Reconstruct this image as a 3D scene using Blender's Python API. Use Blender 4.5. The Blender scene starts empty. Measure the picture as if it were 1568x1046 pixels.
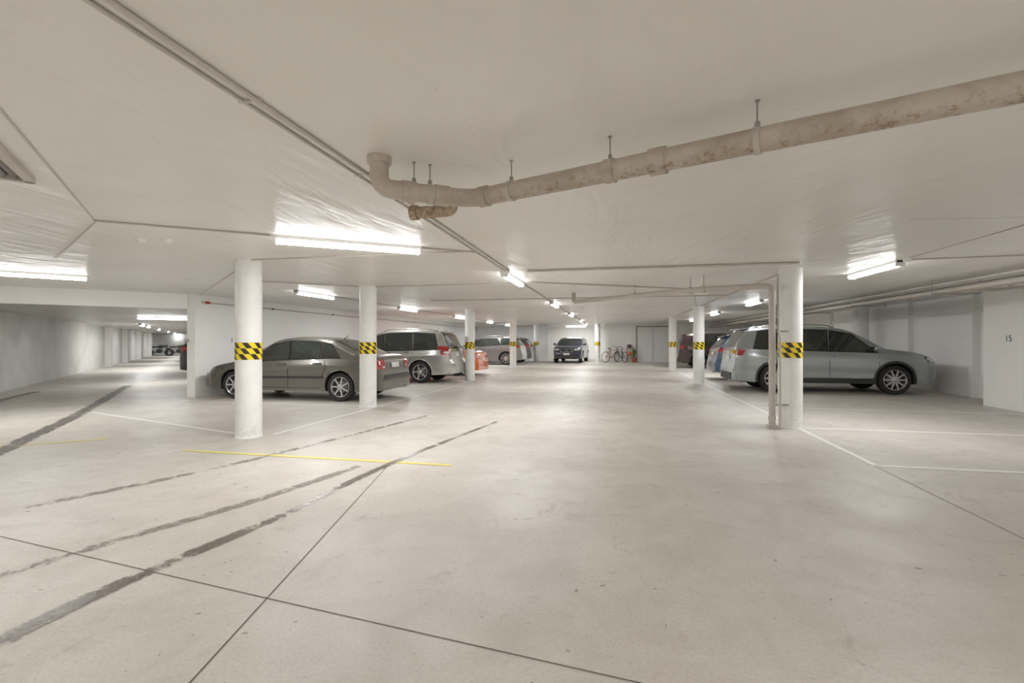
import bpy, math, random
from mathutils import Vector, Matrix
from mathutils.bvhtree import BVHTree
random.seed(4)
sc = bpy.context.scene
try:
    sc.view_settings.view_transform = 'Standard'
    sc.view_settings.look = 'None'
    sc.view_settings.gamma = 1.16
except Exception: pass

def C(r, g, b):
    f = lambda c: (c/12.92 if c <= .04045 else ((c+.055)/1.055)**2.4)
    return (f(r/255), f(g/255), f(b/255), 1)

# ---------------------------------------------------------------- materials
def mat(name, col, rough=.5, metal=0, coat=0, vary=.08, scale=6, bump=0, bscale=30, spec=.5, emit=None, es=0):
    m = bpy.data.materials.new(name); m.use_nodes = True
    nt = m.node_tree; N = nt.nodes; L = nt.links
    p = N['Principled BSDF']
    p.inputs['Roughness'].default_value = rough
    p.inputs['Metallic'].default_value = metal
    p.inputs['Coat Weight'].default_value = coat
    p.inputs['Coat Roughness'].default_value = .04
    p.inputs['Specular IOR Level'].default_value = spec
    tc = N.new('ShaderNodeTexCoord')
    nz = N.new('ShaderNodeTexNoise'); nz.inputs['Scale'].default_value = scale; nz.inputs['Detail'].default_value = 5
    L.new(tc.outputs['Object'], nz.inputs['Vector'])
    cr = N.new('ShaderNodeValToRGB')
    cr.color_ramp.elements[0].position = .3; cr.color_ramp.elements[1].position = .7
    cr.color_ramp.elements[0].color = tuple(c*(1-vary) for c in col[:3])+(1,)
    cr.color_ramp.elements[1].color = tuple(min(1, c*(1+vary)) for c in col[:3])+(1,)
    L.new(nz.outputs['Fac'], cr.inputs[0]); L.new(cr.outputs[0], p.inputs['Base Color'])
    if bump:
        n2 = N.new('ShaderNodeTexNoise'); n2.inputs['Scale'].default_value = bscale; n2.inputs['Detail'].default_value = 4
        L.new(tc.outputs['Object'], n2.inputs['Vector'])
        b = N.new('ShaderNodeBump'); b.inputs['Strength'].default_value = bump; b.inputs['Distance'].default_value = .02
        L.new(n2.outputs['Fac'], b.inputs['Height']); L.new(b.outputs[0], p.inputs['Normal'])
    if emit:
        p.inputs['Emission Color'].default_value = emit; p.inputs['Emission Strength'].default_value = es
    return m

def mathn(nt, op, a, b=None, c=None, clamp=False):
    n = nt.nodes.new('ShaderNodeMath'); n.operation = op; n.use_clamp = clamp
    for i, v in enumerate((a, b, c)):
        if v is None: continue
        if isinstance(v, (int, float)): n.inputs[i].default_value = v
        else: nt.links.new(v, n.inputs[i])
    return n.outputs[0]

def mix(nt, fac, a, b):
    n = nt.nodes.new('ShaderNodeMix'); n.data_type = 'RGBA'
    for i, v in ((0, fac), (6, a), (7, b)):
        if isinstance(v, (int, float, tuple)): n.inputs[i].default_value = v
        else: nt.links.new(v, n.inputs[i])
    return n.outputs[2]

def noise(nt, vec, scale, detail=5, rough=.55, dist=0):
    n = nt.nodes.new('ShaderNodeTexNoise'); n.inputs['Scale'].default_value = scale
    n.inputs['Detail'].default_value = detail; n.inputs['Roughness'].default_value = rough
    n.inputs['Distortion'].default_value = dist
    nt.links.new(vec, n.inputs['Vector']); return n.outputs['Fac']

def ramp(nt, v, p0, p1):
    n = nt.nodes.new('ShaderNodeMapRange'); n.interpolation_type = 'SMOOTHSTEP'
    n.inputs[1].default_value = p0; n.inputs[2].default_value = p1
    nt.links.new(v, n.inputs[0]); return n.outputs[0]

def floor_mat():
    m = bpy.data.materials.new('concrete_floor'); m.use_nodes = True
    nt = m.node_tree; N = nt.nodes; L = nt.links; p = N['Principled BSDF']
    tc = N.new('ShaderNodeTexCoord'); o = tc.outputs['Object']
    big = ramp(nt, noise(nt, o, .45, 6, .65, .5), .32, .68)
    mid = ramp(nt, noise(nt, o, 1.9, 9, .7, .8), .38, .72)
    fine = noise(nt, o, 55, 5, .75)
    c = mix(nt, big, C(190, 183, 173), C(209, 204, 195))
    c = mix(nt, mathn(nt, 'MULTIPLY', mid, .55), c, C(176, 169, 159))
    c = mix(nt, mathn(nt, 'MULTIPLY', ramp(nt, fine, .38, .75), .5), c, C(158, 150, 140))
    sp = ramp(nt, noise(nt, o, 12, 2, .6), .70, .74)
    c = mix(nt, mathn(nt, 'MULTIPLY', sp, .7), c, C(110, 96, 84))
    sp2 = ramp(nt, noise(nt, o, 37, 2, .5), .72, .76)
    c = mix(nt, mathn(nt, 'MULTIPLY', sp2, .75), c, C(100, 90, 80))
    st = ramp(nt, noise(nt, o, 2.6, 8, .75, 1.2), .55, .70)
    c = mix(nt, mathn(nt, 'MULTIPLY', st, .5), c, C(142, 130, 118))
    L.new(c, p.inputs['Base Color'])
    r = mathn(nt, 'MULTIPLY_ADD', mid, .14, .42); L.new(r, p.inputs['Roughness'])
    p.inputs['Specular IOR Level'].default_value = .4
    b = N.new('ShaderNodeBump'); b.inputs['Strength'].default_value = .2; b.inputs['Distance'].default_value = .01
    L.new(fine, b.inputs['Height']); L.new(b.outputs[0], p.inputs['Normal'])
    return m

def ceil_mat(name, c1, c2):
    m = bpy.data.materials.new(name); m.use_nodes = True
    nt = m.node_tree; N = nt.nodes; L = nt.links; p = N['Principled BSDF']
    tc = N.new('ShaderNodeTexCoord'); o = tc.outputs['Object']
    big = ramp(nt, noise(nt, o, .5, 5, .6, .3), .3, .7)
    c = mix(nt, big, c1, c2)
    sp = ramp(nt, noise(nt, o, 9, 5, .7), .66, .76)
    c = mix(nt, mathn(nt, 'MULTIPLY', sp, .4), c, C(160, 148, 134))
    L.new(c, p.inputs['Base Color']); p.inputs['Roughness'].default_value = .34
    p.inputs['Specular IOR Level'].default_value = .55
    mp = N.new('ShaderNodeMapping'); mp.inputs['Rotation'].default_value = (0, 0, .78); mp.inputs['Scale'].default_value = (1, .35, 1)
    L.new(o, mp.inputs['Vector'])
    h = mathn(nt, 'ADD', noise(nt, mp.outputs[0], 1.6, 3, .5, 1.3), mathn(nt, 'MULTIPLY', noise(nt, o, 22, 4, .6), .04))
    b = N.new('ShaderNodeBump'); b.inputs['Strength'].default_value = .9; b.inputs['Distance'].default_value = .045
    L.new(h, b.inputs['Height']); L.new(b.outputs[0], p.inputs['Normal'])
    return m

def hazard_mat():
    m = bpy.data.materials.new('hazard_band_paint'); m.use_nodes = True
    nt = m.node_tree; N = nt.nodes; L = nt.links; p = N['Principled BSDF']
    tc = N.new('ShaderNodeTexCoord'); s = N.new('ShaderNodeSeparateXYZ'); L.new(tc.outputs['Object'], s.inputs[0])
    u = mathn(nt, 'MULTIPLY', mathn(nt, 'ARCTAN2', s.outputs[1], s.outputs[0]), .168)
    z = mathn(nt, 'SUBTRACT', s.outputs[2], 1.055)
    row = mathn(nt, 'FLOOR', mathn(nt, 'DIVIDE', z, .0767))
    k = mathn(nt, 'ADD', mathn(nt, 'DIVIDE', mathn(nt, 'MULTIPLY_ADD', z, .8, u), .1508), mathn(nt, 'MULTIPLY', row, .42))
    f = mathn(nt, 'GREATER_THAN', mathn(nt, 'FRACT', k), .52)
    L.new(mix(nt, f, C(245, 212, 10), C(22, 20, 18)), p.inputs['Base Color'])
    p.inputs['Roughness'].default_value = .35
    return m

def column_mat():
    m = bpy.data.materials.new('column_white_paint'); m.use_nodes = True
    nt = m.node_tree; N = nt.nodes; L = nt.links; p = N['Principled BSDF']
    tc = N.new('ShaderNodeTexCoord'); o = tc.outputs['Object']
    s = N.new('ShaderNodeSeparateXYZ'); L.new(o, s.inputs[0])
    low = mathn(nt, 'SUBTRACT', 1, ramp(nt, s.outputs[2], .05, .6))
    g = mathn(nt, 'MULTIPLY', ramp(nt, noise(nt, o, 6, 7, .7), .52, .68), low)
    c = mix(nt, ramp(nt, noise(nt, o, 4), .3, .7), C(236, 235, 232), C(244, 244, 242))
    c = mix(nt, mathn(nt, 'MULTIPLY', g, .5), c, C(160, 154, 146))
    L.new(c, p.inputs['Base Color']); p.inputs['Roughness'].default_value = .45
    return m

def pipe_mat():
    m = bpy.data.materials.new('drain_pipe_painted'); m.use_nodes = True
    nt = m.node_tree; N = nt.nodes; L = nt.links; p = N['Principled BSDF']
    tc = N.new('ShaderNodeTexCoord'); o = tc.outputs['Object']
    s = N.new('ShaderNodeSeparateXYZ'); L.new(o, s.inputs[0])
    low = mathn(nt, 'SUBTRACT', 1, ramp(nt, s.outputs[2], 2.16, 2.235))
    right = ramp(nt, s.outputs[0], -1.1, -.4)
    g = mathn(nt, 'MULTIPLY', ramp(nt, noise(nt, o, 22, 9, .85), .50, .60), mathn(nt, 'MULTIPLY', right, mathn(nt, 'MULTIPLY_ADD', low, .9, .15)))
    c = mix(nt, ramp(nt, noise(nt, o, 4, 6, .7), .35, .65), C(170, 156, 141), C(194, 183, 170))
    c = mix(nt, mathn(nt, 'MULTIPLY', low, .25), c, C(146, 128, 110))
    c = mix(nt, mathn(nt, 'MULTIPLY', g, .8), c, C(120, 82, 54))
    L.new(c, p.inputs['Base Color']); p.inputs['Roughness'].default_value = .45
    return m

def stain_mat(name, col, dens, rough, soft=True, sc_=9, amax=1.0):
    m = bpy.data.materials.new(name); m.use_nodes = True
    nt = m.node_tree; N = nt.nodes; L = nt.links; p = N['Principled BSDF']
    p.inputs['Base Color'].default_value = col; p.inputs['Roughness'].default_value = rough
    tc = N.new('ShaderNodeTexCoord')
    s = N.new('ShaderNodeSeparateXYZ'); L.new(tc.outputs['UV'], s.inputs[0])
    e = mathn(nt, 'ABSOLUTE', mathn(nt, 'MULTIPLY_ADD', s.outputs[1], 2, -1))
    e = mathn(nt, 'SUBTRACT', 1, mathn(nt, 'POWER', e, 2.0))
    n = noise(nt, tc.outputs['Object'], sc_, 8, .75)
    if soft:
        n2 = ramp(nt, noise(nt, tc.outputs['Object'], 2.3, 4, .65), .42, .60)
        v = mathn(nt, 'ADD', mathn(nt, 'MULTIPLY', n, 1.3), mathn(nt, 'MULTIPLY', e, .22))
        v = mathn(nt, 'ADD', v, mathn(nt, 'MULTIPLY', n2, .2))
        a = mathn(nt, 'MULTIPLY', ramp(nt, v, dens, dens+.2), amax)
        a = mathn(nt, 'MULTIPLY', a, ramp(nt, e, .02, .6))
        c = mix(nt, ramp(nt, noise(nt, tc.outputs['Object'], sc_*2.2, 6, .7), .40, .62), tuple(x*.6 for x in col[:3])+(1,), tuple(min(1, x*1.8) for x in col[:3])+(1,))
        L.new(c, p.inputs['Base Color'])
    else:
        v = mathn(nt, 'ADD', mathn(nt, 'MULTIPLY', n, .9), mathn(nt, 'MULTIPLY', e, .35))
        a = mathn(nt, 'MULTIPLY', ramp(nt, v, dens, dens+.1), amax)
    L.new(a, p.inputs['Alpha'])
    return m

M = {}
M['floor'] = floor_mat()
M['ceil'] = ceil_mat('ceiling_paint', C(223, 219, 212), C(232, 229, 223))
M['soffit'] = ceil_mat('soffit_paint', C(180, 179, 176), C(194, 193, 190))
M['wall'] = mat('wall_white_paint', C(243, 243, 240), .5, vary=.02, scale=2, bump=.1, bscale=25)
M['wallgrey'] = mat('wall_bare_concrete', C(214, 214, 210), .7, vary=.12, scale=1.2, bump=.3, bscale=14)
M['col'] = column_mat(); M['haz'] = hazard_mat(); M['pipe'] = pipe_mat()
M['white'] = mat('white_paint', C(235, 235, 233), .4, vary=.03)
M['line'] = stain_mat('line_paint_white', C(244, 244, 240), .40, .5, False, 18, .9)
M['yline'] = stain_mat('line_paint_yellow', C(232, 214, 95), .48, .5, False, 14, .9)
M['joint'] = stain_mat('joint_dark', C(85, 72, 60), .36, .9, False, 30, .8)
M['cjoint'] = stain_mat('ceiling_seam', C(180, 172, 162), .45, .9, False, 12, .5)
M['wet'] = stain_mat('wet_tyre_track', C(94, 86, 76), .76, .25, True, 20, .8)
M['dust'] = stain_mat('faint_tyre_track', C(116, 106, 96), .78, .5, True, 11, .62)
M['drain'] = stain_mat('drain_strip', C(96, 91, 85), .72, .35, True, 12, .8)
M['tubeglow'] = mat('fluorescent_diffuser', C(255, 255, 252), .4, vary=0, emit=(1, .995, .98, 1), es=185)
M['tubeside'] = mat('fluorescent_diffuser_side', C(255, 255, 252), .4, vary=0, emit=(1, .995, .98, 1), es=24)
M['rust'] = mat('rusty_stub', C(160, 138, 116), .8, vary=.5, scale=40)
M['steel'] = mat('galvanised_steel', C(150, 147, 141), .4, .5)
M['pvc'] = mat('grey_pvc', C(182, 175, 165), .35)
M['dark'] = mat('dark_plastic', C(28, 28, 30), .5)
M['black'] = mat('black_gloss', C(10, 10, 11), .15, coat=.5)
M['under'] = mat('underbody', C(14, 14, 14), .9)
M['glass'] = mat('car_glass', C(34, 40, 37), .03, 0, .6, vary=.85, scale=2.2, spec=.6)
M['tyre'] = mat('tyre_rubber', C(26, 26, 27), .75)
M['rim'] = mat('alloy_rim', C(205, 206, 208), .25, .85)
M['rimd'] = mat('rim_back', C(35, 35, 36), .6, .3)
M['chrome'] = mat('chrome', C(225, 225, 228), .1, 1)
M['lamp'] = mat('headlamp_lens', C(215, 220, 225), .08, .4, 1)
M['red'] = mat('tail_lamp_lens', C(165, 18, 18), .12, 0, 1)
M['plate'] = mat('number_plate', C(225, 224, 215), .4)
M['clad'] = mat('grey_cladding', C(38, 39, 41), .6)
M['leaf'] = mat('plant_leaf', C(60, 105, 45), .5, vary=.4)
M['terra'] = mat('terracotta', C(165, 95, 65), .7)
M['orange'] = mat('orange_plastic', C(220, 110, 50), .5)
M['ceilp'] = mat('painted_conduit', C(192, 185, 176), .4)

# ---------------------------------------------------------------- mesh builder
class MB:
    def __init__(s): s.v = []; s.f = []; s.m = []; s.mats = []
    def mi(s, k):
        if k not in s.mats: s.mats.append(k)
        return s.mats.index(k)
    def add(s, vs, fs, k):
        o = len(s.v); s.v += [Vector(v) for v in vs]; i = s.mi(k)
        for f in fs: s.f.append([o+a for a in f]); s.m.append(i)
    def box(s, c, d, k, rot=None, taper=1):
        vs = []
        for z in (-.5, .5):
            t = taper if z > 0 else 1
            for x, y in ((-.5, -.5), (.5, -.5), (.5, .5), (-.5, .5)):
                v = Vector((x*d[0]*t, y*d[1]*t, z*d[2]))
                if rot is not None: v = rot @ v
                vs.append(v+Vector(c))
        s.add(vs, [(3, 2, 1, 0), (4, 5, 6, 7), (0, 1, 5, 4), (1, 2, 6, 5), (2, 3, 7, 6), (3, 0, 4, 7)], k)
    def tube(s, path, r, k, n=12, cap=True):
        P = [Vector(p) for p in path]; rings = []
        prev = None
        for i, p in enumerate(P):
            t = (P[min(i+1, len(P)-1)]-P[max(i-1, 0)]).normalized()
            if prev is None:
                a = t.orthogonal().normalized()
            else:
                a = (prev-t*prev.dot(t)).normalized()
            prev = a; b = t.cross(a)
            rr = r[i] if isinstance(r, (list, tuple)) else r
            rings.append([p+(a*math.cos(2*math.pi*j/n)+b*math.sin(2*math.pi*j/n))*rr for j in range(n)])
        vs = [v for R in rings for v in R]; fs = []
        for i in range(len(P)-1):
            for j in range(n):
                q = (j+1) % n; fs.append((i*n+j, i*n+q, (i+1)*n+q, (i+1)*n+j))
        if cap: fs += [tuple(range(n))[::-1], tuple((len(P)-1)*n+j for j in range(n))]
        s.add(vs, fs, k)
    def lathe(s, prof, c, k, n=28, axis='z'):
        vs = []; fs = []
        for (r, h) in prof:
            for j in range(n):
                a = 2*math.pi*j/n
                if axis == 'z': v = (r*math.cos(a), r*math.sin(a), h)
                else: v = (r*math.cos(a), h, -r*math.sin(a))
                vs.append(Vector(v)+Vector(c))
        for i in range(len(prof)-1):
            for j in range(n):
                q = (j+1) % n; fs.append((i*n+j, i*n+q, (i+1)*n+q, (i+1)*n+j))
        s.add(vs, fs, k)
    def ell(s, c, r, k, n=14, m=9):
        vs = []; fs = []
        for i in range(m+1):
            t = math.pi*i/m
            for j in range(n):
                a = 2*math.pi*j/n
                vs.append(Vector((r[0]*math.sin(t)*math.cos(a), r[1]*math.sin(t)*math.sin(a), r[2]*math.cos(t)))+Vector(c))
        for i in range(m):
            for j in range(n):
                q = (j+1) % n; fs.append((i*n+j, (i+1)*n+j, (i+1)*n+q, i*n+q))
        s.add(vs, fs, k)
    def obj(s, name, parent=None, loc=(0, 0, 0), rz=0, angle=35, bevel=0, mesh=None):
        me = bpy.data.meshes.new(name); me.from_pydata([tuple(v) for v in s.v], [], s.f)
        for k in s.mats: me.materials.append(M[k])
        for i, p in enumerate(me.polygons): p.material_index = s.m[i]; p.use_smooth = True
        try: me.set_sharp_from_angle(angle=math.radians(angle))
        except Exception: pass
        me.update()
        o = bpy.data.objects.new(name, me); sc.collection.objects.link(o)
        o.location = loc; o.rotation_euler = (0, 0, rz)
        if parent: o.parent = parent
        if bevel:
            b = o.modifiers.new('bevel', 'BEVEL'); b.width = bevel; b.segments = 2; b.limit_method = 'ANGLE'
        return o

def empty(name, loc, rz=0):
    e = bpy.data.objects.new(name, None); sc.collection.objects.link(e)
    e.location = loc; e.rotation_euler = (0, 0, rz); e.empty_display_size = .3
    return e

def ribbon(name, pts, w, key, z=.003, parent=None, segs=None):
    me = bpy.data.meshes.new(name); vs = []; fs = []; uv = []
    for line in (segs or [pts]):
        P = [Vector((p[0], p[1], 0)) for p in line]; acc = 0; o = len(vs)
        for i, p in enumerate(P):
            t = (P[min(i+1, len(P)-1)]-P[max(i-1, 0)]).normalized(); n = Vector((-t.y, t.x, 0))
            if i: acc += (P[i]-P[i-1]).length
            ww = w[0]+(w[1]-w[0])*i/(len(P)-1) if isinstance(w, tuple) else w
            vs += [tuple(p-n*ww/2+Vector((0, 0, z))), tuple(p+n*ww/2+Vector((0, 0, z)))]
            uv += [(acc, 0), (acc, 1)]
            if i: fs.append((o+2*i-2, o+2*i, o+2*i+1, o+2*i-1))
    me.from_pydata(vs, [], fs); l = me.uv_layers.new(name='UVMap')
    for lp in me.loops: l.data[lp.index].uv = uv[lp.vertex_index]
    me.materials.append(M[key]); o = bpy.data.objects.new(name, me); sc.collection.objects.link(o)
    if parent: o.parent = parent
    return o

# ---------------------------------------------------------------- room shell
CE = 2.40; SO = 2.07
def slab(name, poly, z0, z1, key):
    b = MB(); n = len(poly)
    vs = [(x, y, z0) for x, y in poly]+[(x, y, z1) for x, y in poly]
    fs = [tuple(range(n))[::-1], tuple(range(n, 2*n))]+[(i, (i+1) % n, n+(i+1) % n, n+i) for i in range(n)]
    b.add(vs, fs, key); return b.obj(name, angle=10)

slab('floor', [(-60, -9), (14, -9), (14, 60), (-60, 60)], -.2, 0, 'floor')
slab('ceiling', [(-60, -9), (14, -9), (14, 60), (-60, 60)], CE, CE+.25, 'ceil')
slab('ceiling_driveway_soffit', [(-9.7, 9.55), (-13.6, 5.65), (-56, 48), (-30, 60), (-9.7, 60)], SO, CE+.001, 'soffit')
b = MB(); b.box((-11.6, 7.6, (SO+CE)/2-.005), (5.3, .12, CE-SO+.01), 'wall', Matrix.Rotation(math.radians(45), 3, 'Z'))
b.obj('trim_1')

def wallseg(name, p0, p1, th, key='wall', z0=0, z1=CE):
    p0 = Vector((*p0[:2], 0)); p1 = Vector((*p1[:2], 0)); d = p1-p0; a = math.atan2(d.y, d.x)
    b = MB(); b.box(((p0+p1)/2+Vector((0, 0, (z0+z1)/2))), (d.length, th, z1-z0), key, Matrix.Rotation(a, 3, 'Z'))
    return b.obj(name)

wallseg('wall_bay_back', (-9.61, 9.45), (-9.61, 36.1), .22)
wd = Vector((-.695, .719)); w0 = Vector((-15.4, 9.30))
pA = w0-wd*16; pB = w0+wd*48
wallseg('wall_left', pA, pB, .2, 'wallgrey')
wallseg('wall_driveway_end', (-50.5, 31.9), (-28, 54), .2, 'wall')
wallseg('wall_back', (-14, -8), (13, -8), .2)
wallseg('wall_right', (8.3, 11.6), (8.3, 36), .2)
slab('wall_right_near', [(7.35, -8), (8.6, -8), (8.6, 11.6), (7.35, 11.6)], 0, CE, 'wall')
wallseg('wall_far', (-.45, 31.7), (8.4, 31.7), .2)
wallseg('wall_far_alcove', (-9.7, 36), (-.3, 36), .2)
wallseg('wall_alcove_side', (-.45, 31.7), (-.45, 36), .15)
wallseg('wall_alcove_left', (-4.4, 33.2), (-9.6, 33.2), .15)
b = MB()
for y in (13.1, 15.6, 20.6, 25): b.box((8.13, y, CE/2), (.14, .1, CE), 'wall')
b.box((8.16, 18.3, 2.0), (.08, 26, .05), 'wall')
b.obj('trim_2')
b = MB(); b.box((7.33, 10.55, CE/2), (.03, .04, CE), 'white'); b.box((7.33, 9.2, CE/2), (.03, .04, CE), 'white'); b.obj('trim_3')
b = MB()
for u in (15, 21, 28, 36):
    p = w0+wd*u; b.box((p.x+.13, p.y+.13, SO/2), (.5, .35, SO), 'wall', Matrix.Rotation(math.radians(-46), 3, 'Z'))
b.obj('trim_4')

d = empty('door_1', (2.4, 31.58, 0)); b = MB()
b.box((0, 0, 1.1), (1.9, .05, 2.2), 'white'); b.obj('leaf', d, bevel=.005)
b = MB()
for x in (-1.0, 1.0): b.box((x, -.01, 1.13), (.08, .09, 2.26), 'steel')
b.box((0, -.01, 2.24), (2.08, .09, .07), 'steel'); b.box((0, -.035, 1.1), (.012, .01, 2.18), 'dark')
b.box((.1, -.06, 1.0), (.12, .04, .03), 'chrome'); b.obj('frame', d)

# ---------------------------------------------------------------- columns
def column(x, y, r=.165, band=True, h=CE, name='concrete_column'):
    b = MB(); b.lathe([(r, 0), (r, h)], (0, 0, 0), 'col', 40)
    b.lathe([(r+.008, 0), (r+.008, .015), (r, .03)], (0, 0, 0), 'col', 40)
    if band: b.lathe([(r, 1.055), (r+.004, 1.056), (r+.004, 1.285), (r, 1.286)], (0, 0, 0), 'haz', 40)
    return b.obj(name, None, (x, y, 0))
for x, y in ((-4.88, 5.72), (-4.80, 8.85), (-4.76, 15.7), (-4.9, 23.5), (2.62, 8.06), (2.58, 15.9), (2.6, 22.9), (-1.0, 30.6)):
    column(x, y)
column(7.75, 17.5, .22, False)
column(-4.9, 30.9)

# ---------------------------------------------------------------- light fittings
def batten(x, y, ang, z=CE, L=1.4):
    e = empty('fluorescent_batten', (x, y, z), ang)
    b = MB(); b.box((0, 0, -.018), (L, .10, .036), 'white')
    for s in (-1, 1): b.box((s*(L/2-.015), 0, -.045), (.03, .115, .085), 'white')
    b.obj('housing', e, bevel=.004)
    b = MB(); w = .048
    prof = [(-w, -.036), (-w, -.062), (-w*.7, -.080), (w*.7, -.080), (w, -.062), (w, -.036)]
    vs = [(sx*(L/2-.03), p[0], p[1]) for sx in (-1, 1) for p in prof]
    b.add(vs, [(2, 3, 9, 8)], 'tubeglow')
    b.add(vs, [(i, i+1, 7+i, 6+i) for i in (0, 1, 3, 4)], 'tubeside'); b.obj('diffuser', e)
    return e
H = math.pi/2
batten(-2.83, 4.85, math.radians(36), L=1.55)
batten(-9.1, 5.9, math.radians(50), L=1.5)
for y in (9.85, 14.9, 20.3, 25.5, 30): batten(-6.65, y, H)
for y in (8.1, 13.9, 19.3, 25.0, 29.8): batten(-1.68, y, H)
for y in (8.15, 14.4, 19.6, 25.0): batten(3.78, y, H)
for x, y in ((-3.5, -3.5), (1.2, -4), (5.4, 1.0), (5.3, -5), (-4.6, .2), (1.6, -.9)): batten(x, y, H)  # unseen battens added outside the view to even out the light
batten(-2.6, 34, 0)
for u in (9.5, 12, 18, 26, 34, 41):  # row along the driveway; the farthest is added to brighten its end
    p = w0+wd*u+Vector((.719, .695))*2.1; batten(p.x, p.y, math.radians(134), SO)
batten(-13.8, 12.6, math.radians(44), SO)  # added batten, no known fitting here; lights the driveway floor
batten(-19, 27, 0, SO); batten(-15, 20, 0, SO); batten(-32, 38, 0, SO)  # battens hidden by the bay wall, added to brighten the driveway

# ---------------------------------------------------------------- ceiling services
def arc(pts, r=.12, n=5):
    P = [Vector(p) for p in pts]; out = [P[0]]
    for i in range(1, len(P)-1):
        a = (P[i-1]-P[i]); c = (P[i+1]-P[i]); rr = min(r, a.length*.45, c.length*.45)
        A = P[i]+a.normalized()*rr; B = P[i]+c.normalized()*rr
        for k in range(n+1):
            t = k/n; out.append(A*(1-t)**2+P[i]*2*t*(1-t)+B*t*t)
    out.append(P[-1]); return out

e = empty('drain_pipe', (0, 0, 0)); b = MB(); zp = 2.215; R = .056
run = [(-1.37, 2.66, CE), (-1.37, 2.66, zp), (-.90, 2.99, zp), (-.2, 2.72, zp), (.64, 2.39, zp+.002), (1.6, 2.03, zp+.005), (3.2, 1.45, zp+.01)]
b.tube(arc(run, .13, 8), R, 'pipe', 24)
def collar(p, d, L=.09, r=R+.008, k='pipe'):
    p = Vector(p); d = Vector(d).normalized(); b.tube([p-d*L/2, p-d*(L/2-.004), p+d*(L/2-.004), p+d*L/2], [R, r, r, R], k, 24)
u1 = Vector((.47, .33, 0)); u2 = Vector((.93, -.36, 0))
collar((-1.37, 2.66, CE-.02), (0, 0, 1), .05, R+.015)
collar((-1.23, 2.76, zp), u1); collar((-1.06, 2.88, zp), u1, .10)
collar((-.80, 2.95, zp), u2, .07); collar((.22, 2.555, zp), u2, .09, R+.012)
collar((-.02, 2.65, zp), u2, .06)
b.tube(arc([(-1.02, 2.92, zp-.02), (-1.06, 3.10, zp-.035), (-1.34, 3.10, zp-.035)], .08), .04, 'rust', 14)
b.tube([(-1.31, 3.10, zp-.035), (-1.36, 3.10, zp-.035)], .05, 'rust', 14)
b.obj('pipe', e)
b = MB()
for p in ((-.61, 2.878), (-.02, 2.65), (.64, 2.39), (-1.12, 2.84), (1.75, 1.975), (-1.2, 2.78)):
    b.tube([(p[0], p[1], zp+R), (p[0], p[1], CE)], .004, 'steel', 8)
    b.lathe([(.012, CE-.004), (.012, CE)], (p[0], p[1], 0), 'steel', 12)
    d = u1 if p[0] < -1 else u2; d = d.normalized(); c = Vector((p[0], p[1], zp))
    b.tube([c-d*.014, c-d*.013, c+d*.013, c+d*.014], [R, R+.006, R+.006, R], 'pvc', 24)
    b.box((p[0], p[1], zp+R+.015), (.02, .02, .03), 'steel')
b.obj('hangers', e)

e = empty('downpipe', (0, 0, 0)); b = MB(); R = .046
b.tube(arc([(2.31, 7.86, 0), (2.31, 7.86, 2.13), (2.1, 8.0, 2.14), (1.45, 8.45, 2.16), (1.15, 8.9, 2.18), (-.9, 11.1, 2.2), (-.9, 11.1, CE)], .13), R, 'pvc', 18)
b.tube(arc([(2.40, 7.80, 0), (2.40, 7.80, 1.35), (2.40, 7.88, 1.45), (2.40, 7.88, 2.3)], .05), .018, 'pvc', 10)
for z in (.04, .16, 1.0, 2.0):
    b.tube([(2.31, 7.86, z-.03), (2.31, 7.86, z+.03)], R+.008, 'pvc', 18)
for z in (.35, 1.45): b.box((2.42, 7.92, z), (.28, .02, .025), 'steel')
b.box((2.31, 7.86, .03), (.13, .13, .06), 'pvc')
for q in ((1.45, 8.45, 2.16), (1.28, 8.7, 2.17), (.4, 9.7, 2.19)):
    b.tube([(q[0], q[1], q[2]), (q[0], q[1], CE)], .006, 'steel', 8)
    b.ell(q, (.062, .062, .062), 'pvc')
b.obj('pipe', e)

b = MB()
def cond(pts, r=.012, z=CE): b.tube([(p[0], p[1], z-r) for p in pts], r, 'ceilp', 8)
cond([(-1.58, -4), (-1.58, 7.3)], .012); cond([(-1.65, -4), (-1.65, 7.3)], .009)
for y in (.9, 1.9, 2.9, 3.9, 4.9, 6.1): b.box((-1.615, y, CE-.006), (.11, .015, .018), 'ceilp')
cond([(-1.3, 7.33), (2.5, 7.33)], .018)
cond([(-1.5, 8.75), (1.6, 10.6), (2.5, 15.8)], .014)
cond([(-9.5, 9.6), (-4.9, 5.75)], .009); cond([(-4.8, 5.62), (-1.7, 5.62)], .009)
cond([(-4.6, 3.5), (-3.45, 4.35)], .009); cond([(-2.2, 5.3), (-1.65, 5.7)], .009)
cond([(-2.6, 1.5), (-4.65, 3.55)], .006); cond([(-4.65, 3.55), (-7.2, 5.0)], .006)
cond([(-6.5, 7.4), (-4.85, 8.85), (-1.7, 8.9)], .013); cond([(-1.68, 9), (-1.68, 31)], .014)
cond([(3.78, 3), (3.78, 7.4)], .006); cond([(3.78, 7.4), (7.3, 7.2)], .01)
cond([(2.62, 8.2), (2.6, 31)], .014); cond([(-4.8, 12.2), (2.6, 12.2)], .012); cond([(-6.65, 10.6), (-6.65, 30)], .012)
b.box((-1.68, 7.36, CE-.025), (.10, .10, .05), 'white')
b.lathe([(0, CE-.055), (.045, CE-.05), (.055, CE)], (3.78, 7.3, 0), 'white', 16)
b.obj('ceiling_conduit')

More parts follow.
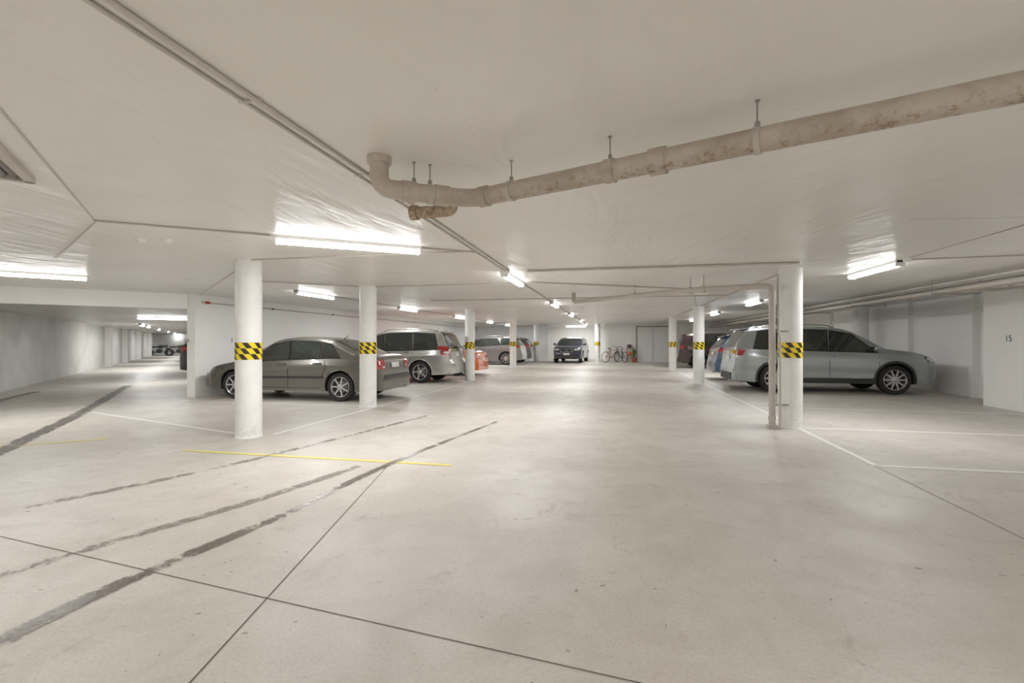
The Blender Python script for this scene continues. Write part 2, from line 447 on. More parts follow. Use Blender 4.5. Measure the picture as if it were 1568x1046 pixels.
e = empty('service_pipe_rack', (0, 0, 0)); b = MB()
for x, z, r, k in ((5.75, 2.20, .045, 'pvc'), (5.92, 2.26, .03, 'steel'), (6.08, 2.22, .04, 'pvc'), (6.22, 2.30, .022, 'steel'), (5.6, 2.30, .02, 'ceilp')):
    b.tube([(x, -7, z), (x, 12, z), (x, 31.5, z)], r, k, 14)
for k in range(13):
    y = -5+3*k
    b.box((5.92, y, 2.145), (.75, .04, .025), 'steel')
    for x in (5.56, 6.28): b.tube([(x, y, 2.14), (x, y, CE-.002)], .006, 'steel', 6)
b.tube([(6.4, 8.0+.35*i, 2.31-.05*math.sin(i*1.4)**2) for i in range(18)], .016, 'dark', 8)
b.tube([(6.47, 8.2+.35*i, 2.30-.07*math.sin(i*1.1+.6)**2) for i in range(16)], .014, 'dark', 8)
b.tube(arc([(6.08, 10.2, 2.22), (6.6, 10.2, 2.22), (7.3, 10.2, 2.28)], .1), .03, 'pvc', 12)
b.obj('pipes', e)

b = MB(); b.tube([(-9.46, 9.6, 2.22), (-9.46, 33, 2.22)], .016, 'pvc', 8)
b.box((-9.45, 9.75, 2.22), (.06, .09, .06), 'red')
for y in (12, 15, 18, 21): b.box((-9.46, y, 2.22), (.05, .03, .05), 'dark')
b.obj('sprinkler_pipe')
e = empty('ventilation_grille', (-3.78, 1.98, CE), math.radians(45)); b = MB()
for s in (-1, 1):
    b.box((0, s*.40, -.02), (.72, .05, .04), 'pvc'); b.box((s*.34, 0, -.02), (.05, .80, .04), 'pvc')
for i in range(11): b.box((-.28+i*.056, 0, -.02), (.008, .76, .03), 'steel', Matrix.Rotation(.6, 3, 'Y'))
b.box((0, 0, -.003), (.66, .76, .004), 'dark'); b.obj('louvres', e)
for x, y in ((-4.95, 4.25), (-4.7, 4.32)):
    b = MB(); b.lathe([(0, -.045), (.035, -.043), (.05, -.03), (.055, -.012), (.065, 0)], (0, 0, 0), 'white', 20); b.obj('smoke_detector', None, (x, y, CE))

# ---------------------------------------------------------------- floor markings
ribbon('parking_line', None, .07, 'line', .003, segs=[
    [(2.68, 5.73), (2.71, 7.88)], [(2.72, 8.24), (2.72, 15.7)], [(2.7, 5.73), (7.3, 5.73)], [(2.8, 8.0), (7.3, 8.0)], [(2.7, 10.35), (7.3, 10.35)], [(2.7, 12.75), (8.1, 12.75)],
    [(2.72, 16.3), (8.1, 16.3)], [(2.72, 16.5), (2.72, 22.6)], [(2.7, 19.4), (8.1, 19.4)], [(2.7, 24), (8.1, 24)],
    [(-9.4, 7.1), (-5.15, 5.85)], [(-4.66, 5.95), (-4.55, 12.3)], [(-4.55, 12.3), (-4.58, 31)], [(-5, 8.9), (-9.4, 8.9)], [(-4.6, 12.4), (-9.4, 12.4)], [(-5, 16.3), (-9.4, 16.3)], [(-4.6, 20), (-9.4, 20)], [(-5.1, 24), (-9.4, 24)]])
ribbon('yellow_line', None, .07, 'yline', .0035, segs=[[(-5.02, 4.83), (-1.67, 4.83)], [(-7.6, 4.4), (-6.6, 5.2)]])
ribbon('floor_joint', None, .008, 'joint', .002, segs=[
    [(-8, 2.95), (-4.0, 2.45), (-1.73, 2.14), (.1, 1.9), (3, 1.5)], [(-1.40, .6), (-1.58, 1.55), (-2.3, 4.62)], [(2.66, 5.7), (2.6, 0)]])
def curve(pts, n=8):
    out = []; P = [Vector((*p, 0)) for p in pts]
    for i in range(len(P)-1):
        p0 = P[max(i-1, 0)]; p1 = P[i]; p2 = P[i+1]; p3 = P[min(i+2, len(P)-1)]
        for k in range(n):
            t = k/n; out.append(.5*((2*p1)+(-p0+p2)*t+(2*p0-5*p1+4*p2-p3)*t*t+(-p0+3*p1-3*p2+p3)*t**3))
    out.append(P[-1]); return [(v.x, v.y) for v in out]
ribbon('tyre_track', None, (.17, .09), 'wet', .0045, segs=[curve([(-2.55, .8), (-2.60, 1.58), (-2.58, 2.2), (-2.42, 3.23), (-2.32, 4.79), (-1.86, 7.6)])])
ribbon('tyre_track', None, .13, 'dust', .004, segs=[curve([(-3.4, 1.6), (-3.30, 2.1), (-3.12, 2.7), (-2.85, 3.5), (-2.6, 4.6)]), curve([(-4.5, 2.9), (-4.3, 3.4), (-3.93, 4.45), (-3.5, 6.4), (-3.2, 8)])])
ribbon('tyre_track', None, .26, 'drain', .0045, segs=[curve([(-6.3, 3.5), (-7.1, 4.35), (-9.4, 6.9), (-11.8, 9.35), (-14, 11.6)]), curve([(-12.6, 7.4), (-13.5, 8.4), (-14.6, 9.7)])])
ribbon('ceiling_seam', None, .008, 'cjoint', CE-.001, segs=[[(-9, 7.2), (7.3, 7.2)], [(1.7, .6), (7, 4.6)], [(2.6, 5), (7.3, 5.6)]])

def number(txt, loc, rot, s=.17):
    cu = bpy.data.curves.new('bay_number', 'FONT'); cu.body = txt; cu.size = s; cu.extrude = .001; cu.align_x = 'CENTER'
    cu.materials.append(M['dark']); o = bpy.data.objects.new('bay_number', cu); sc.collection.objects.link(o); o.location = loc; o.rotation_euler = rot
number('24', (-9.61, 9.33, 1.27), (H, 0, 0), .14); number('1', (-9.495, 10.55, 1.27), (H, 0, H))
number('16', (8.195, 12.2, 1.32), (H, 0, -H)); number('15', (7.345, 10.95, 1.3), (H, 0, -H)); number('2', (-9.495, 14, 1.27), (H, 0, H))

# ---------------------------------------------------------------- cars
def interp(tab, x):
    tab = sorted(tab)
    if x <= tab[0][0]: return tab[0][1]
    for (a, b_), (c, d_) in zip(tab, tab[1:]):
        if x <= c: return b_+(d_-b_)*(x-a)/(c-a)
    return tab[-1][1]

def make_wheel(R, w, nsp, key='rim'):
    b = MB(); h = w/2
    b.lathe([(R*.66, -h*.9), (R*.8, -h), (R*.93, -h*.98), (R*.985, -h*.8), (R, -h*.45), (R, h*.45), (R*.985, h*.8), (R*.93, h*.98), (R*.80, h), (R*.69, h*.93)], (0, 0, 0), 'tyre', 36, 'y')
    b.lathe([(R*.70, h*.93), (R*.685, h*.97), (R*.655, h*.93), (R*.635, h*.6), (R*.62, -h*.1)], (0, 0, 0), key, 36, 'y')
    b.lathe([(R*.63, -h*.05), (.001, -h*.05)], (0, 0, 0), 'rimd', 24, 'y')
    b.lathe([(R*.17, h*.3), (R*.165, h*.84), (R*.13, h*.9), (.001, h*.9)], (0, 0, 0), key, 20, 'y')
    b.lathe([(R*.42, 0), (R*.42, h*.15), (.01, h*.15)], (0, 0, 0), 'steel', 24, 'y')
    for i in range(nsp):
        a = 2*math.pi*i/nsp
        rot = Matrix.Rotation(a, 3, 'Y')
        r0, r1 = R*.10, R*.655; w0_, w1_ = R*.085, R*(.055 if nsp > 6 else .10)
        y0, y1 = h*.86, h*.9; t = h*.3
        vs = [(r0, y0-t, -w0_), (r1, y1-t, -w1_), (r1, y1-t, w1_), (r0, y0-t, w0_), (r0, y0, -w0_*.7), (r1, y1, -w1_*.7), (r1, y1, w1_*.7), (r0, y0, w0_*.7)]
        b.add([rot @ Vector(v) for v in vs], [(0, 1, 2, 3), (7, 6, 5, 4), (0, 4, 5, 1), (1, 5, 6, 2), (2, 6, 7, 3), (3, 7, 4, 0)], key)
    return b

def car(name, loc, yaw, S):
    L_, W = S['L'], S['W']; hw = W/2; R = S['R']; wb = S['wb']; ax = S.get('ax', .03)
    fa, ra = wb/2+ax, -wb/2+ax; Ra = R+S.get('gap', .05); sill = S.get('sill', .22)
    e = empty(name, (loc[0], loc[1], 0), yaw)
    P = S['prof']; D = []
    for (a, c), (a2, c2) in zip(P, P[1:]):
        n = max(1, int(math.hypot(a2-a, c2-c)/.028))
        for k in range(n): D.append([a+(a2-a)*k/n, c+(c2-c)*k/n])
    D.append(list(P[-1]))
    for _ in range(5):
        Q = [q[:] for q in D]
        for i in range(1, len(D)-1):
            for j in (0, 1): D[i][j] = (Q[i-1][j]+2*Q[i][j]+Q[i+1][j])/4
    def zlow(x):
        z = sill+.03*max(0, (abs(x)-L_/2+.5)/.5)
        for a in (fa, ra):
            dx = abs(x-a)
            if dx < Ra: z = max(z, R+math.sqrt(Ra*Ra-dx*dx))
        return z
    def plan(x):
        s = max(0, (abs(x)-(L_/2-.85))/.85); s = min(1, s)
        return hw*(1-S.get('round', .20)*s**2.8)
    tum = S.get('tumble', .32); secs = []
    for x, zt in D:
        zl = min(zlow(x), zt-.03); zs = max(min(interp(S['belt'], x), zt-.02), zl+.01); w = plan(x); pts = []
        nz = 12
        for i in range(nz+1):
            t = i/nz; z = zl+(zs-zl)*t
            q = (z-sill)/(max(.3, interp(S['belt'], x)-sill))
            f = 1-.055*max(0, 1-q)**2-.045*max(0, q)**4
            f += .014*math.exp(-((q-.80)/.06)**2)-.012*math.exp(-((q-.35)/.12)**2)
            pts.append((w*f, z))
        h = zt-zs; rz = min(.10, h*.6); ws = pts[-1][0]-.03*min(1, h/.2); zb = zt-rz
        for i in range(0, 8):
            z = zs+(zb-zs)*i/7; pts.append((ws-tum*(z-zs), z))
        yw = pts[-1][0]
        for i in range(1, 11):
            a = math.pi/2*i/10; n = 3.2
            pts.append((yw*max(0, math.cos(a))**(2/n) if i < 10 else 0, zb+rz*math.sin(a)**(2/n)))
        secs.append((x, pts))
    vs = []; fs = []; n = len(secs[0][1]); m = 2*n-1
    for x, pts in secs:
        vs += [Vector((x, y, z)) for y, z in pts]+[Vector((x, -y, z)) for y, z in reversed(pts[:-1])]
    for i in range(len(secs)-1):
        for j in range(m-1): fs.append((i*m+j, i*m+j+1, (i+1)*m+j+1, (i+1)*m+j))
    fs.append(tuple(range(m))[::-1]); fs.append(tuple((len(secs)-1)*m+j for j in range(m)))
    bvh = BVHTree.FromPolygons(vs, [f for f in fs])
    body = MB(); body.add(vs, fs, S['paint']); body.obj('body_shell', e, angle=28)
    T = MB()
    def cast(ax_, a, c, off):
        if ax_ == 'L': o, d_ = Vector((a, 3, c)), Vector((0, -1, 0))
        elif ax_ == 'R': o, d_ = Vector((a, -3, c)), Vector((0, 1, 0))
        elif ax_ == 'F': o, d_ = Vector((6, a, c)), Vector((-1, 0, 0))
        elif ax_ == 'B': o, d_ = Vector((-6, a, c)), Vector((1, 0, 0))
        else: o, d_ = Vector((a, c, 5)), Vector((0, 0, -1))
        hit, nr, _, _ = bvh.ray_cast(o, d_)
        if hit is None: hit, nr, _, _ = bvh.find_nearest(o+d_*(2.2 if ax_ in 'LR' else 3.8))
        if nr.dot(d_) > 0: nr = -nr
        return hit+nr*off
    def panel(poly, axis, key, off=.004, sub=7, rings=5):
        c0 = (sum(p[0] for p in poly)/len(poly), sum(p[1] for p in poly)/len(poly)); bd = []
        for i, p in enumerate(poly):
            q = poly[(i+1) % len(poly)]
            for k in range(sub): bd.append((p[0]+(q[0]-p[0])*k/sub, p[1]+(q[1]-p[1])*k/sub))
        V = [cast(axis, *c0, off)]; F = []; nb = len(bd)
        for r in range(1, rings+1):
            t = r/rings
            V += [cast(axis, c0[0]+(p[0]-c0[0])*t, c0[1]+(p[1]-c0[1])*t, off) for p in bd]
        for j in range(nb): F.append((0, 1+j, 1+(j+1) % nb))
        for r in range(rings-1):
            for j in range(nb):
                q = (j+1) % nb; F.append((1+r*nb+j, 1+(r+1)*nb+j, 1+(r+1)*nb+q, 1+r*nb+q))
        T.add(V, F, key)
    def both(poly, axis, key, **kw):
        if axis in 'FB':
            panel(poly, axis, key, **kw); panel([(-a, c) for a, c in poly], axis, key, **kw)
        else:
            panel(poly, 'L', key, **kw); panel(poly, 'R', key, **kw)
    def strip(pts, axis, w, key, off=.003):
        for (a, c), (a2, c2) in zip(pts, pts[1:]):
            l = math.hypot(a2-a, c2-c) or 1; nx, nz_ = -(c2-c)/l*w/2, (a2-a)/l*w/2
            q = [(a-nx, c-nz_), (a2-nx, c2-nz_), (a2+nx, c2+nz_), (a+nx, c+nz_)]
            both(q, axis, key, off=off, sub=6, rings=1)
    zt = lambda x: interp([(p[0], p[1]) for p in D], x)
    belt = lambda x: interp(S['belt'], x)
    for (xa, xb, xc, xd) in S['panes']:
        za, zb_ = belt(xa)+.035, belt(xb)+.035; zc, zd = zt(xc)-.105, zt(xd)-.105
        g = .022
        both([(xa+g*1.6, za-g), (xb-g, zb_-g), (xc-g, zc+g*.8), (xd+g, zd+g*.8)], 'L', 'black', off=.003)
        both([(xa, za), (xb, zb_), (xc, zc), (xd, zd)], 'L', 'glass', off=.007)
    a, c, z0, z1 = S['ws']; panel([(-a-.03, z0-.03), (a+.03, z0-.03), (c+.025, z1+.02), (-c-.025, z1+.02)], 'F', 'black', off=.003, sub=12, rings=8)
    panel([(-a, z0), (a, z0), (c, z1), (-c, z1)], 'F', 'glass', off=.007, sub=12, rings=8)
    a, c, z0, z1 = S['rs']; panel([(-a-.03, z0-.03), (a+.03, z0-.03), (c+.025, z1+.02), (-c-.025, z1+.02)], 'B', 'black', off=.003, sub=12, rings=8)
    panel([(-a, z0), (a, z0), (c, z1), (-c, z1)], 'B', 'glass', off=.007, sub=12, rings=8)
    for poly in S['head']: both(poly, 'F', 'black', off=.002); both([( (p[0]-sum(q[0] for q in poly)/len(poly))*.88+sum(q[0] for q in poly)/len(poly), (p[1]-sum(q[1] for q in poly)/len(poly))*.84+sum(q[1] for q in poly)/len(poly)) for p in poly], 'F', 'lamp', off=.007)
    for poly in S['tail']: both(poly, 'B', 'red', off=.006)
    for poly, k in S.get('rear_extra', []): both(poly, 'B', k, off=.009)
    for poly, k in S.get('grille', []): panel(poly, 'F', k, off=.006 if k == 'chrome' and S['paint'] == 'paint_navy' else .008)
    for poly, k in S.get('rearp', []): panel(poly, 'B', k, off=.008)
    zf, zr = S.get('pz', (.45, .75))
    panel([(-.19, zf), (.19, zf), (.19, zf+.1), (-.19, zf+.1)], 'F', 'plate', off=.016)
    panel([(-.19, zr), (.19, zr), (.19, zr+.11), (-.19, zr+.11)], 'B', 'plate', off=.014)
    panel([(-.6, sill+.06), (.6, sill+.06), (.55, sill+.2), (-.55, sill+.2)], 'F', 'dark', off=.004)
    for sm in S['seams']: strip(sm, 'L', .010, 'under', .0035)
    strip([(S['seams'][0][0][0], sill+.07), (S['seams'][-1][-1][0]+.05, sill+.07)], 'L', .008, 'under')
    if S.get('mould'): z = S['mould']; strip([(fa-Ra-.05, z), (ra+Ra+.03, z+.02)], 'L', .045, 'dark' if S.get('clad') else 'clad', .008)
    for hx, hz in S['handles']:
        for ax_, sg in (('L', 1), ('R', -1)):
            p = cast(ax_, hx, hz, .012); T.box(p, (.17, .022, .028), S.get('hk', S['paint']))
            T.box(cast(ax_, hx-.0, hz, .002), (.2, .006, .05), 'dark')
    for a_ in (fa, ra):
        for ax_ in 'LR':
            V = []; F = []; r1 = Ra+(.055 if S.get('clad') else .018); K = 'clad' if S.get('clad') else S['paint']
            n0 = 28; th0 = math.asin(min(.9, (R-sill)/Ra)); sg = 1 if ax_ == 'L' else -1
            for i in range(n0+1):
                th = -th0+(math.pi+2*th0)*i/n0; cx, sz = math.cos(th), math.sin(th)
                o_ = cast(ax_, a_+cx*(r1+.004), R+sz*(r1+.004), .0)
                m_ = Vector((a_+cx*r1, o_.y+sg*.003, R+sz*r1)); n_ = Vector((a_+cx*(Ra-.004), o_.y+sg*.010, R+sz*(Ra-.004))); i_ = Vector((a_+cx*(Ra-.004), o_.y-sg*.10, R+sz*(Ra-.004)))
                V += [m_, n_, i_]
            for i in range(n0):
                for q in (0, 1): F.append((3*i+q, 3*i+q+1, 3*i+q+4, 3*i+q+3))
            T.add(V, F, K)
            V = []; F = []
            for i in range(n0+1):
                th = math.pi*i/n0*1.1-.15; V += [Vector((a_+math.cos(th)*Ra, sg*(hw-.06), R+math.sin(th)*Ra)), Vector((a_+math.cos(th)*Ra, sg*(hw-.34), R+math.sin(th)*Ra))]
            for i in range(n0): F.append((2*i, 2*i+1, 2*i+3, 2*i+2))
            T.add(V, F, 'under')
    if S.get('clad'):
        both([(fa-Ra-.02, sill+.0), (ra+Ra+.02, sill+.0), (ra+Ra+.03, sill+.13), (fa-Ra-.03, sill+.13)], 'L', 'clad', off=.010, sub=14)
        panel([(-.78, sill+.03), (.78, sill+.03), (.78, sill+.22), (-.78, sill+.22)], 'B', 'clad', off=.008, sub=12)
        panel([(-.78, sill+.03), (.78, sill+.03), (.78, sill+.14), (-.78, sill+.14)], 'F', 'clad', off=.004, sub=12)
    T.box((0, 0, .42), (L_-.5, 2*(hw-.33), .36), 'under')
    T.box((ax, 0, sill+.05), (wb-2*Ra, W-.16, .06), 'under')
    T.box((L_/2-.32, 0, sill+.09), (.3, W*.76, .12), 'under'); T.box((-L_/2+.32, 0, sill+.1), (.3, W*.76, .12), 'under')
    mx, mz = S['mir']
    for ax_, sg in (('L', 1), ('R', -1)):
        p = cast(ax_, mx, mz, 0)
        T.ell(p+Vector((-.01, sg*.13, .05)), (.075, .105, .07), S['paint']); T.box(p+Vector((0, sg*.03, .01)), (.07, .12, .03), 'dark')
        T.box(p+Vector((-.078, sg*.135, .05)), (.01, .15, .095), 'glass')
    if S.get('rails'):
        x0, x1 = S['rails']
        for sg in (1, -1):
            pts = []
            for i in range(13):
                x = x0+(x1-x0)*i/12; p = cast('T', x, sg*S.get('railw', .56), 0)
                pts.append(p+Vector((0, 0, .045 if 0 < i < 12 else -.005)))
            T.tube(pts, .016, 'steel' if S.get('railk', 1) else 'dark', 8)
    if S.get('spoiler'):
        x, z, w = S['spoiler']; V = []
        V = [(x+.12, -w, z), (x+.12, w, z), (x-.12, w*.94, z-.03), (x-.12, -w*.94, z-.03), (x+.12, -w, z-.035), (x+.12, w, z-.035), (x-.10, w*.94, z-.055), (x-.10, -w*.94, z-.055)]
        T.add(V, [(0, 1, 2, 3), (7, 6, 5, 4), (0, 4, 5, 1), (1, 5, 6, 2), (2, 6, 7, 3), (3, 7, 4, 0)], S['paint'])
    ap = cast('T', S['aer'], 0, 0); T.tube([ap, ap+Vector((-.12, 0, .09))], [.014, .004], 'dark', 8)
    T.tube([Vector((-L_/2+.1, -hw*.5, sill+.03)), Vector((-L_/2-.02, -hw*.5, sill+.03))], .028, 'chrome', 12)
    T.obj('trim_and_glass', e, angle=30)
    wm = make_wheel(R, S.get('tw', .215), S.get('sp', 10)); me = None; tw = S.get('tw', .215)
    for i, (x, sg) in enumerate(((fa, 1), (fa, -1), (ra, 1), (ra, -1))):
        if me is None:
            o = wm.obj('wheel_%d' % (i+1), e); me = o.data
        else:
            o = bpy.data.objects.new('wheel_%d' % (i+1), me); sc.collection.objects.link(o); o.parent = e
        o.location = (x, sg*(hw-tw/2-.035), R); o.rotation_euler = (0, 0, 0 if sg > 0 else math.pi)
    return e

def paint(n, col, metal=.55, rough=.25): M[n] = mat(n, col, rough, metal, 1, vary=.02, scale=3)
paint('paint_taupe', C(98, 95, 88), .65); paint('paint_silver', C(184, 183, 179), .6); paint('paint_silverblue', C(158, 164, 167), .6)
paint('paint_grey', C(132, 129, 128)); paint('paint_darkgrey', C(100, 97, 97)); paint('paint_navy', C(22, 34, 60), .2); paint('paint_blue', C(52, 78, 108), .3)
paint('paint_maroon', C(56, 34, 36), .3); paint('paint_black', C(26, 26, 30), .2); paint('paint_orange', C(232, 104, 22), .1)

SEDAN = dict(L=4.5, W=1.75, R=.315, wb=2.66, ax=.03, paint='paint_taupe', sp=7, sill=.21, gap=.045, mould=.50, hk='paint_taupe',
    prof=[(2.25, .30), (2.245, .50), (2.21, .62), (2.05, .72), (1.75, .80), (1.22, .90), (.42, 1.34), (.2, 1.395), (-.15, 1.42), (-.6, 1.405), (-1.0, 1.34), (-1.62, 1.08), (-1.75, 1.045), (-2.05, 1.0), (-2.15, .95), (-2.21, .62), (-2.24, .52), (-2.245, .30)],
    belt=[(-2.3, .90), (-2.0, .93), (-1, .915), (0, .875), (1.1, .82), (1.9, .70), (2.25, .58)],
    panes=[(.98, -.02, .03, .42), (-.08, -.86, -.72, -.02), (-.92, -1.28, -1.02, -.80)],
    ws=(.66, .54, .95, 1.31), rs=(.58, .50, 1.12, 1.32),
    head=[[(.42, .58), (.80, .57), (.78, .69), (.44, .70)]], tail=[[(.48, .70), (.83, .69), (.83, .90), (.50, .91)]],
    rear_extra=[([(.50, .72), (.62, .715), (.62, .76), (.51, .765)], 'lamp')],
    grille=[([(-.33, .58), (.33, .58), (.36, .69), (-.36, .69)], 'dark'), ([(-.33, .695), (.33, .695), (.34, .71), (-.34, .71)], 'chrome')],
    rearp=[([(-.6, .52), (.6, .52), (.6, .57), (-.6, .57)], 'clad')], pz=(.4, .72),
    seams=[[(1.0, .30), (1.02, .86)], [(-.03, .28), (-.05, .90)], [(-.90, .92), (-.98, .75), (-.86, .50)]],
    handles=[(.12, .79), (-.76, .81)], mir=(.88, .90), aer=-.9)
SUV = dict(L=4.6, W=1.85, R=.36, wb=2.68, ax=.03, paint='paint_silverblue', sp=10, sill=.26, gap=.055, clad=1, tw=.23, hk='paint_silverblue', round=.17,
    prof=[(2.3, .36), (2.298, .64), (2.27, .85), (2.17, .98), (1.8, 1.07), (1.22, 1.14), (.52, 1.57), (.27, 1.65), (-.2, 1.705), (-.8, 1.715), (-1.5, 1.685), (-1.97, 1.625), (-2.18, 1.16), (-2.21, 1.05), (-2.25, .70), (-2.29, .58), (-2.295, .36)],
    belt=[(-2.3, 1.06), (-2.0, 1.10), (-1, 1.06), (0, 1.03), (1.1, 1.0), (1.9, .93), (2.3, .78)],
    panes=[(1.0, -.05, 0.02, .48), (-.11, -.98, -.9, -.06), (-1.05, -1.80, -1.66, -.98)],
    ws=(.70, .58, 1.19, 1.55), rs=(.64, .56, 1.18, 1.54),
    head=[[(.45, .76), (.84, .80), (.80, .93), (.46, .87)]], tail=[[(.46, .96), (.85, .94), (.84, 1.10), (.50, 1.10)]],
    grille=[([(-.4, .72), (.4, .72), (.44, .85), (-.44, .85)], 'dark'), ([(-.5, .4), (.5, .4), (.45, .55), (-.45, .55)], 'dark')],
    rearp=[([(-.45, 1.0), (.45, 1.0), (.45, 1.03), (-.45, 1.03)], 'chrome')], pz=(.5, .83),
    seams=[[(1.0, .40), (1.03, 1.0)], [(-.06, .40), (-.08, 1.05)], [(-1.02, 1.08), (-1.05, .9), (-.88, .60)]],
    handles=[(.12, .93), (-.82, .96)], mir=(.92, 1.08), rails=(.15, -1.6), railw=.55, spoiler=(-1.97, 1.665, .58), aer=-1.5)
def var(base, **k): d = dict(base); d.update(k); return d

WAGON = var(SUV, L=4.56, W=1.78, R=.345, wb=2.62, paint='paint_silver', hk='paint_silver', tumble=.26, sp=5, gap=.05, clad=None, mould=.5,
    prof=[(2.27, .36), (2.265, .58), (2.22, .74), (2.08, .86), (1.75, .95), (1.2, 1.03), (.45, 1.52), (.2, 1.61), (-.2, 1.67), (-.9, 1.68), (-1.6, 1.65), (-1.95, 1.59), (-2.16, 1.12), (-2.19, 1.03), (-2.22, .72), (-2.27, .62), (-2.275, .36)],
    belt=[(-2.3, 1.0), (-2.0, 1.03), (-1, 1.0), (0, .97), (1.1, .93), (1.9, .82), (2.3, .68)], ws=(.70, .58, 1.14, 1.50), head=[[(.45, .68), (.84, .70), (.80, .82), (.46, .78)]],
    panes=[(.98, -.05, 0.0, .42), (-.11, -1.0, -.94, -.06), (-1.07, -1.86, -1.70, -1.02)], rs=(.66, .57, 1.10, 1.51),
    tail=[[(.66, .86), (.84, .86), (.80, 1.16), (.66, 1.14)]], rear_extra=[([(.68, .92), (.81, .92), (.80, .99), (.68, .99)], 'lamp')],
    spoiler=(-1.97, 1.63, .55), rails=(.1, -1.75), railw=.54)
SUVN = var(SUV, paint='paint_navy', hk='paint_navy', L=4.45, W=1.82,
    prof=[(2.22, .36), (2.215, .60), (2.18, .80), (2.08, .93), (1.8, 1.0), (1.22, 1.08), (.45, 1.46), (.2, 1.53), (-.2, 1.58), (-.8, 1.58), (-1.5, 1.53), (-1.8, 1.46), (-2.05, 1.12), (-2.1, 1.03), (-2.18, .70), (-2.21, .58), (-2.215, .36)],
    belt=[(-2.3, 1.08), (-2.0, 1.12), (-1, 1.07), (0, 1.02), (1.1, .98), (1.9, .88), (2.3, .72)],
    head=[[(.42, .76), (.82, .76), (.80, .87), (.42, .86)]], grille=[([(-.36, .66), (-.03, .66), (-.03, .87), (-.34, .87)], 'chrome'), ([(.03, .66), (.36, .66), (.34, .87), (.03, .87)], 'chrome'),
    ([(-.33, .68), (-.05, .68), (-.05, .85), (-.31, .85)], 'dark'), ([(.05, .68), (.33, .68), (.31, .85), (.05, .85)], 'dark'), ([(-.7, .40), (.7, .40), (.6, .55), (-.6, .55)], 'dark')], clad=None, aer=-1.4, spoiler=(-1.8, 1.51, .54),
    panes=[(1.0, -.05, 0.02, .42), (-.11, -.98, -.9, -.06), (-1.05, -1.6, -1.42, -.98)], ws=(.70, .58, 1.12, 1.44), rs=(.58, .54, 1.16, 1.40))
HATCH = var(SUVN, paint='paint_blue', hk='paint_blue', L=4.45, W=1.78)
CROSS = var(SUVN, paint='paint_grey', hk='paint_grey', sp=8)
COUPE = dict(L=4.35, W=1.80, R=.32, wb=2.57, ax=.0, paint='paint_orange', hk='paint_orange', sp=5, sill=.18, gap=.035, tw=.24,
    prof=[(2.17, .26), (2.165, .42), (2.1, .55), (1.85, .68), (1.1, .82), (.35, 1.20), (.05, 1.27), (-.3, 1.28), (-.8, 1.22), (-1.6, .98), (-1.95, .93), (-2.1, .86), (-2.15, .5), (-2.16, .26)],
    belt=[(-2.2, .80), (-1.6, .86), (-.5, .84), (.5, .80), (1.2, .76), (1.8, .68), (2.2, .5)],
    panes=[(.85, -.35, -.22, .32), (-.42, -1.0, -.7, -.3)], ws=(.64, .52, .87, 1.17), rs=(.54, .5, 1.0, 1.19),
    head=[[(.5, .52), (.78, .52), (.78, .62), (.52, .62)]], tail=[[(.40, .68), (.80, .66), (.80, .80), (.42, .82)]],
    pz=(.34, .56), seams=[[(.95, .28), (.9, .78)], [(-.4, .80), (-.46, .30)]], handles=[(-.25, .74)], mir=(.75, .83), aer=-.8)

PI = math.pi
car('grey_sedan', (-7.1, 10.3), PI, SEDAN)
car('silver_suv', (5.33, 14.32), 0, SUV)
car('silver_wagon', (-7.2, 15.0), PI, WAGON)
car('orange_coupe', (-7.15, 18.3), PI, COUPE)
car('grey_crossover', (-7.15, 26.9), PI, CROSS)
car('grey_hatchback', (-7.15, 30.0), PI, var(HATCH, paint='paint_darkgrey', hk='paint_darkgrey'))
car('navy_suv', (-2.65, 31.2), -PI/2-.06, SUVN)
car('blue_hatchback', (5.5, 17.85), 0, HATCH)
car('maroon_suv', (5.35, 25.6), 0, var(SUV, paint='paint_maroon', hk='paint_maroon'))
car('black_hatchback', (-13.1, 15.3), 0, var(HATCH, paint='paint_black', hk='paint_black'))

# ---------------------------------------------------------------- bicycles, motorbikes, plant
def torus(b, c, R, r, k, n=28, m=8):
    V = []; F = []
    for i in range(n):
        a = 2*PI*i/n
        for j in range(m):
            t = 2*PI*j/m; q = R+r*math.cos(t); V.append(Vector((q*math.cos(a), r*math.sin(t), q*math.sin(a)))+Vector(c))
    for i in range(n):
        for j in range(m): F.append((i*m+j, ((i+1) % n)*m+j, ((i+1) % n)*m+(j+1) % m, i*m+(j+1) % m))
    b.add(V, F, k)
def bicycle(x, y, rz, k):
    b = MB()
    for cx in (-.52, .52):
        torus(b, (cx, 0, .34), .32, .02, 'tyre')
        for i in range(10):
            a = PI*2*i/10; b.tube([(cx, 0, .34), (cx+.31*math.cos(a), 0, .34+.31*math.sin(a))], .003, 'steel', 4)
    for p, q in (((-.52, 0, .34), (-.05, 0, .30)), ((-.05, 0, .30), (-.2, 0, .82)), ((-.52, 0, .34), (-.17, 0, .75)), ((-.17, 0, .74), (.36, 0, .80)), ((-.05, 0, .30), (.38, 0, .72)), ((.34, 0, .92), (.52, 0, .34))):
        b.tube([p, q], .018, k, 8)
    b.tube([(.30, -.28, .98), (.36, -.1, .95), (.36, .1, .95), (.30, .28, .98)], .014, 'dark', 8)
    b.ell((-.22, 0, .86), (.13, .07, .03), 'dark'); b.lathe([(.09, -.01), (.09, .01)], (-.05, .03, .30), 'steel', 16, 'y')
    return b.obj('bicycle', None, (x, y, 0), rz)
bicycle(-.1, 30.8, .7, 'terra'); bicycle(.4, 30.7, PI/2+.5, 'dark')
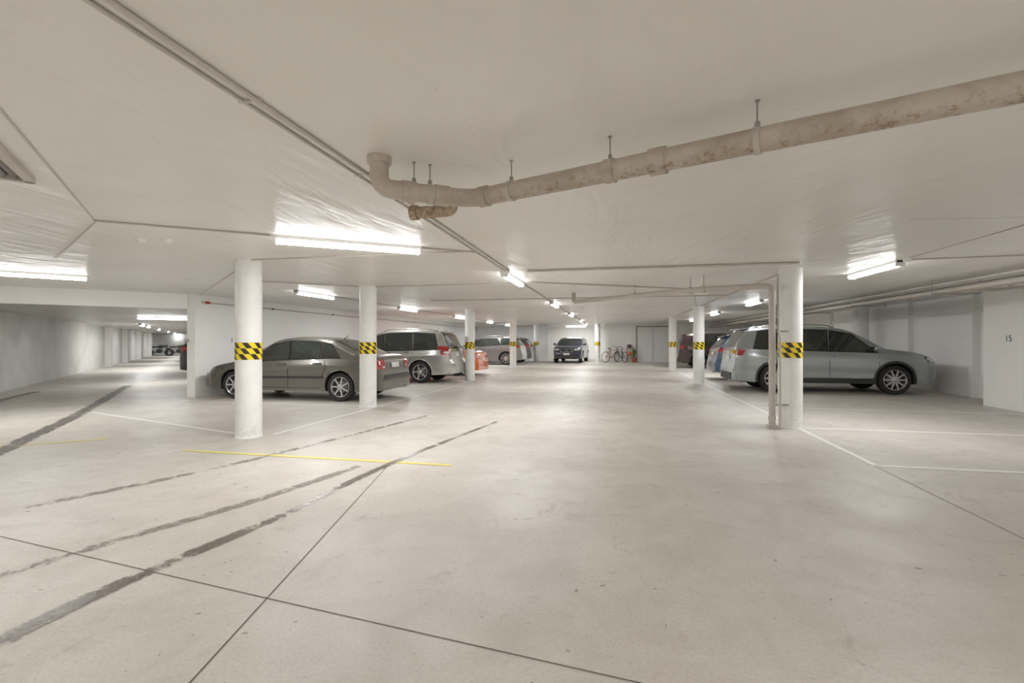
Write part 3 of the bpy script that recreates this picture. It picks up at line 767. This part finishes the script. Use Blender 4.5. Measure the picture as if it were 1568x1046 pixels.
def motorbike(x, y, rz):
    b = MB()
    for cx in (-.68, .70): torus(b, (cx, 0, .31), .25, .06, 'tyre'); b.lathe([(.18, -.02), (.18, .02)], (cx, 0, .31), 'steel', 18, 'y')
    b.ell((.12, 0, .82), (.30, .16, .14), 'black'); b.ell((-.42, 0, .80), (.38, .14, .07), 'dark'); b.ell((.02, 0, .45), (.26, .17, .2), 'clad')
    for s in (-.08, .08): b.tube([(.70, s, .31), (.42, s, .95)], .025, 'clad', 8)
    b.tube([(.28, -.36, 1.0), (.42, -.1, 1.0), (.42, .1, 1.0), (.28, .36, 1.0)], .016, 'dark', 8)
    b.ell((.55, 0, .88), (.12, .12, .12), 'black'); b.tube([(-.68, .12, .31), (0, .12, .34)], .04, 'clad', 8); b.ell((-.8, 0, .66), (.16, .09, .06), 'black')
    b.tube([(.4, 0, .85), (-.6, 0, .75), (-.68, 0, .31)], .03, 'dark', 8)
    return b.obj('motorcycle', None, (x, y, 0), rz)
for i, (x, y) in enumerate(((-39.9, 35.9), (-38.9, 37.0), (-37.6, 37.6), (-36.2, 38.3), (-34.8, 39))): motorbike(x, y, .6+.2*i)
b = MB(); b.lathe([(0, 0), (.13, 0), (.17, .28), (.19, .30), (.16, .30), (.15, .26), (0, .26)], (0, 0, 0), 'terra', 20)
for i in range(26):
    a = random.random()*6.28; l = .35+.35*random.random(); r = .12+.1*random.random()
    p = [Vector((0, 0, .26)), Vector((math.cos(a)*r*.5, math.sin(a)*r*.5, .26+l*.8)), Vector((math.cos(a)*r, math.sin(a)*r, .26+l))]
    sd = Vector((-math.sin(a), math.cos(a), 0))*.035
    b.add([p[0]-sd*.3, p[0]+sd*.3, p[1]-sd, p[1]+sd, p[2]], [(0, 1, 3, 2), (2, 3, 4)], 'leaf')
b.obj('potted_plant', None, (1.22, 30.85, 0))
b = MB(); b.box((0, 0, .45), (.45, .3, .05), 'terra')
for x in (-.2, .2):
    for y in (-.12, .12): b.box((x, y, .45), (.04, .04, .9), 'terra')
b.box((0, 0, .88), (.45, .3, .04), 'terra'); b.box((.03, 0, .56), (.25, .2, .16), 'orange'); b.box((-.05, 0, 1.0), (.25, .2, .2), 'clad'); b.obj('storage_shelf', None, (1.0, 31.36, 0))

# ---------------------------------------------------------------- world + camera
w = bpy.data.worlds.new('world'); sc.world = w; w.use_nodes = True
w.node_tree.nodes['Background'].inputs[0].default_value = (.8, .85, .9, 1); w.node_tree.nodes['Background'].inputs[1].default_value = .3
cd = bpy.data.cameras.new('camera'); cam = bpy.data.objects.new('camera', cd); sc.collection.objects.link(cam)
cd.sensor_width = 36; cd.lens = 17.0; cam.location = (0, 0, 1.3); cam.rotation_euler = (H, 0, math.radians(11.9)); cd.clip_start = .05; cd.clip_end = 200
sc.camera = cam
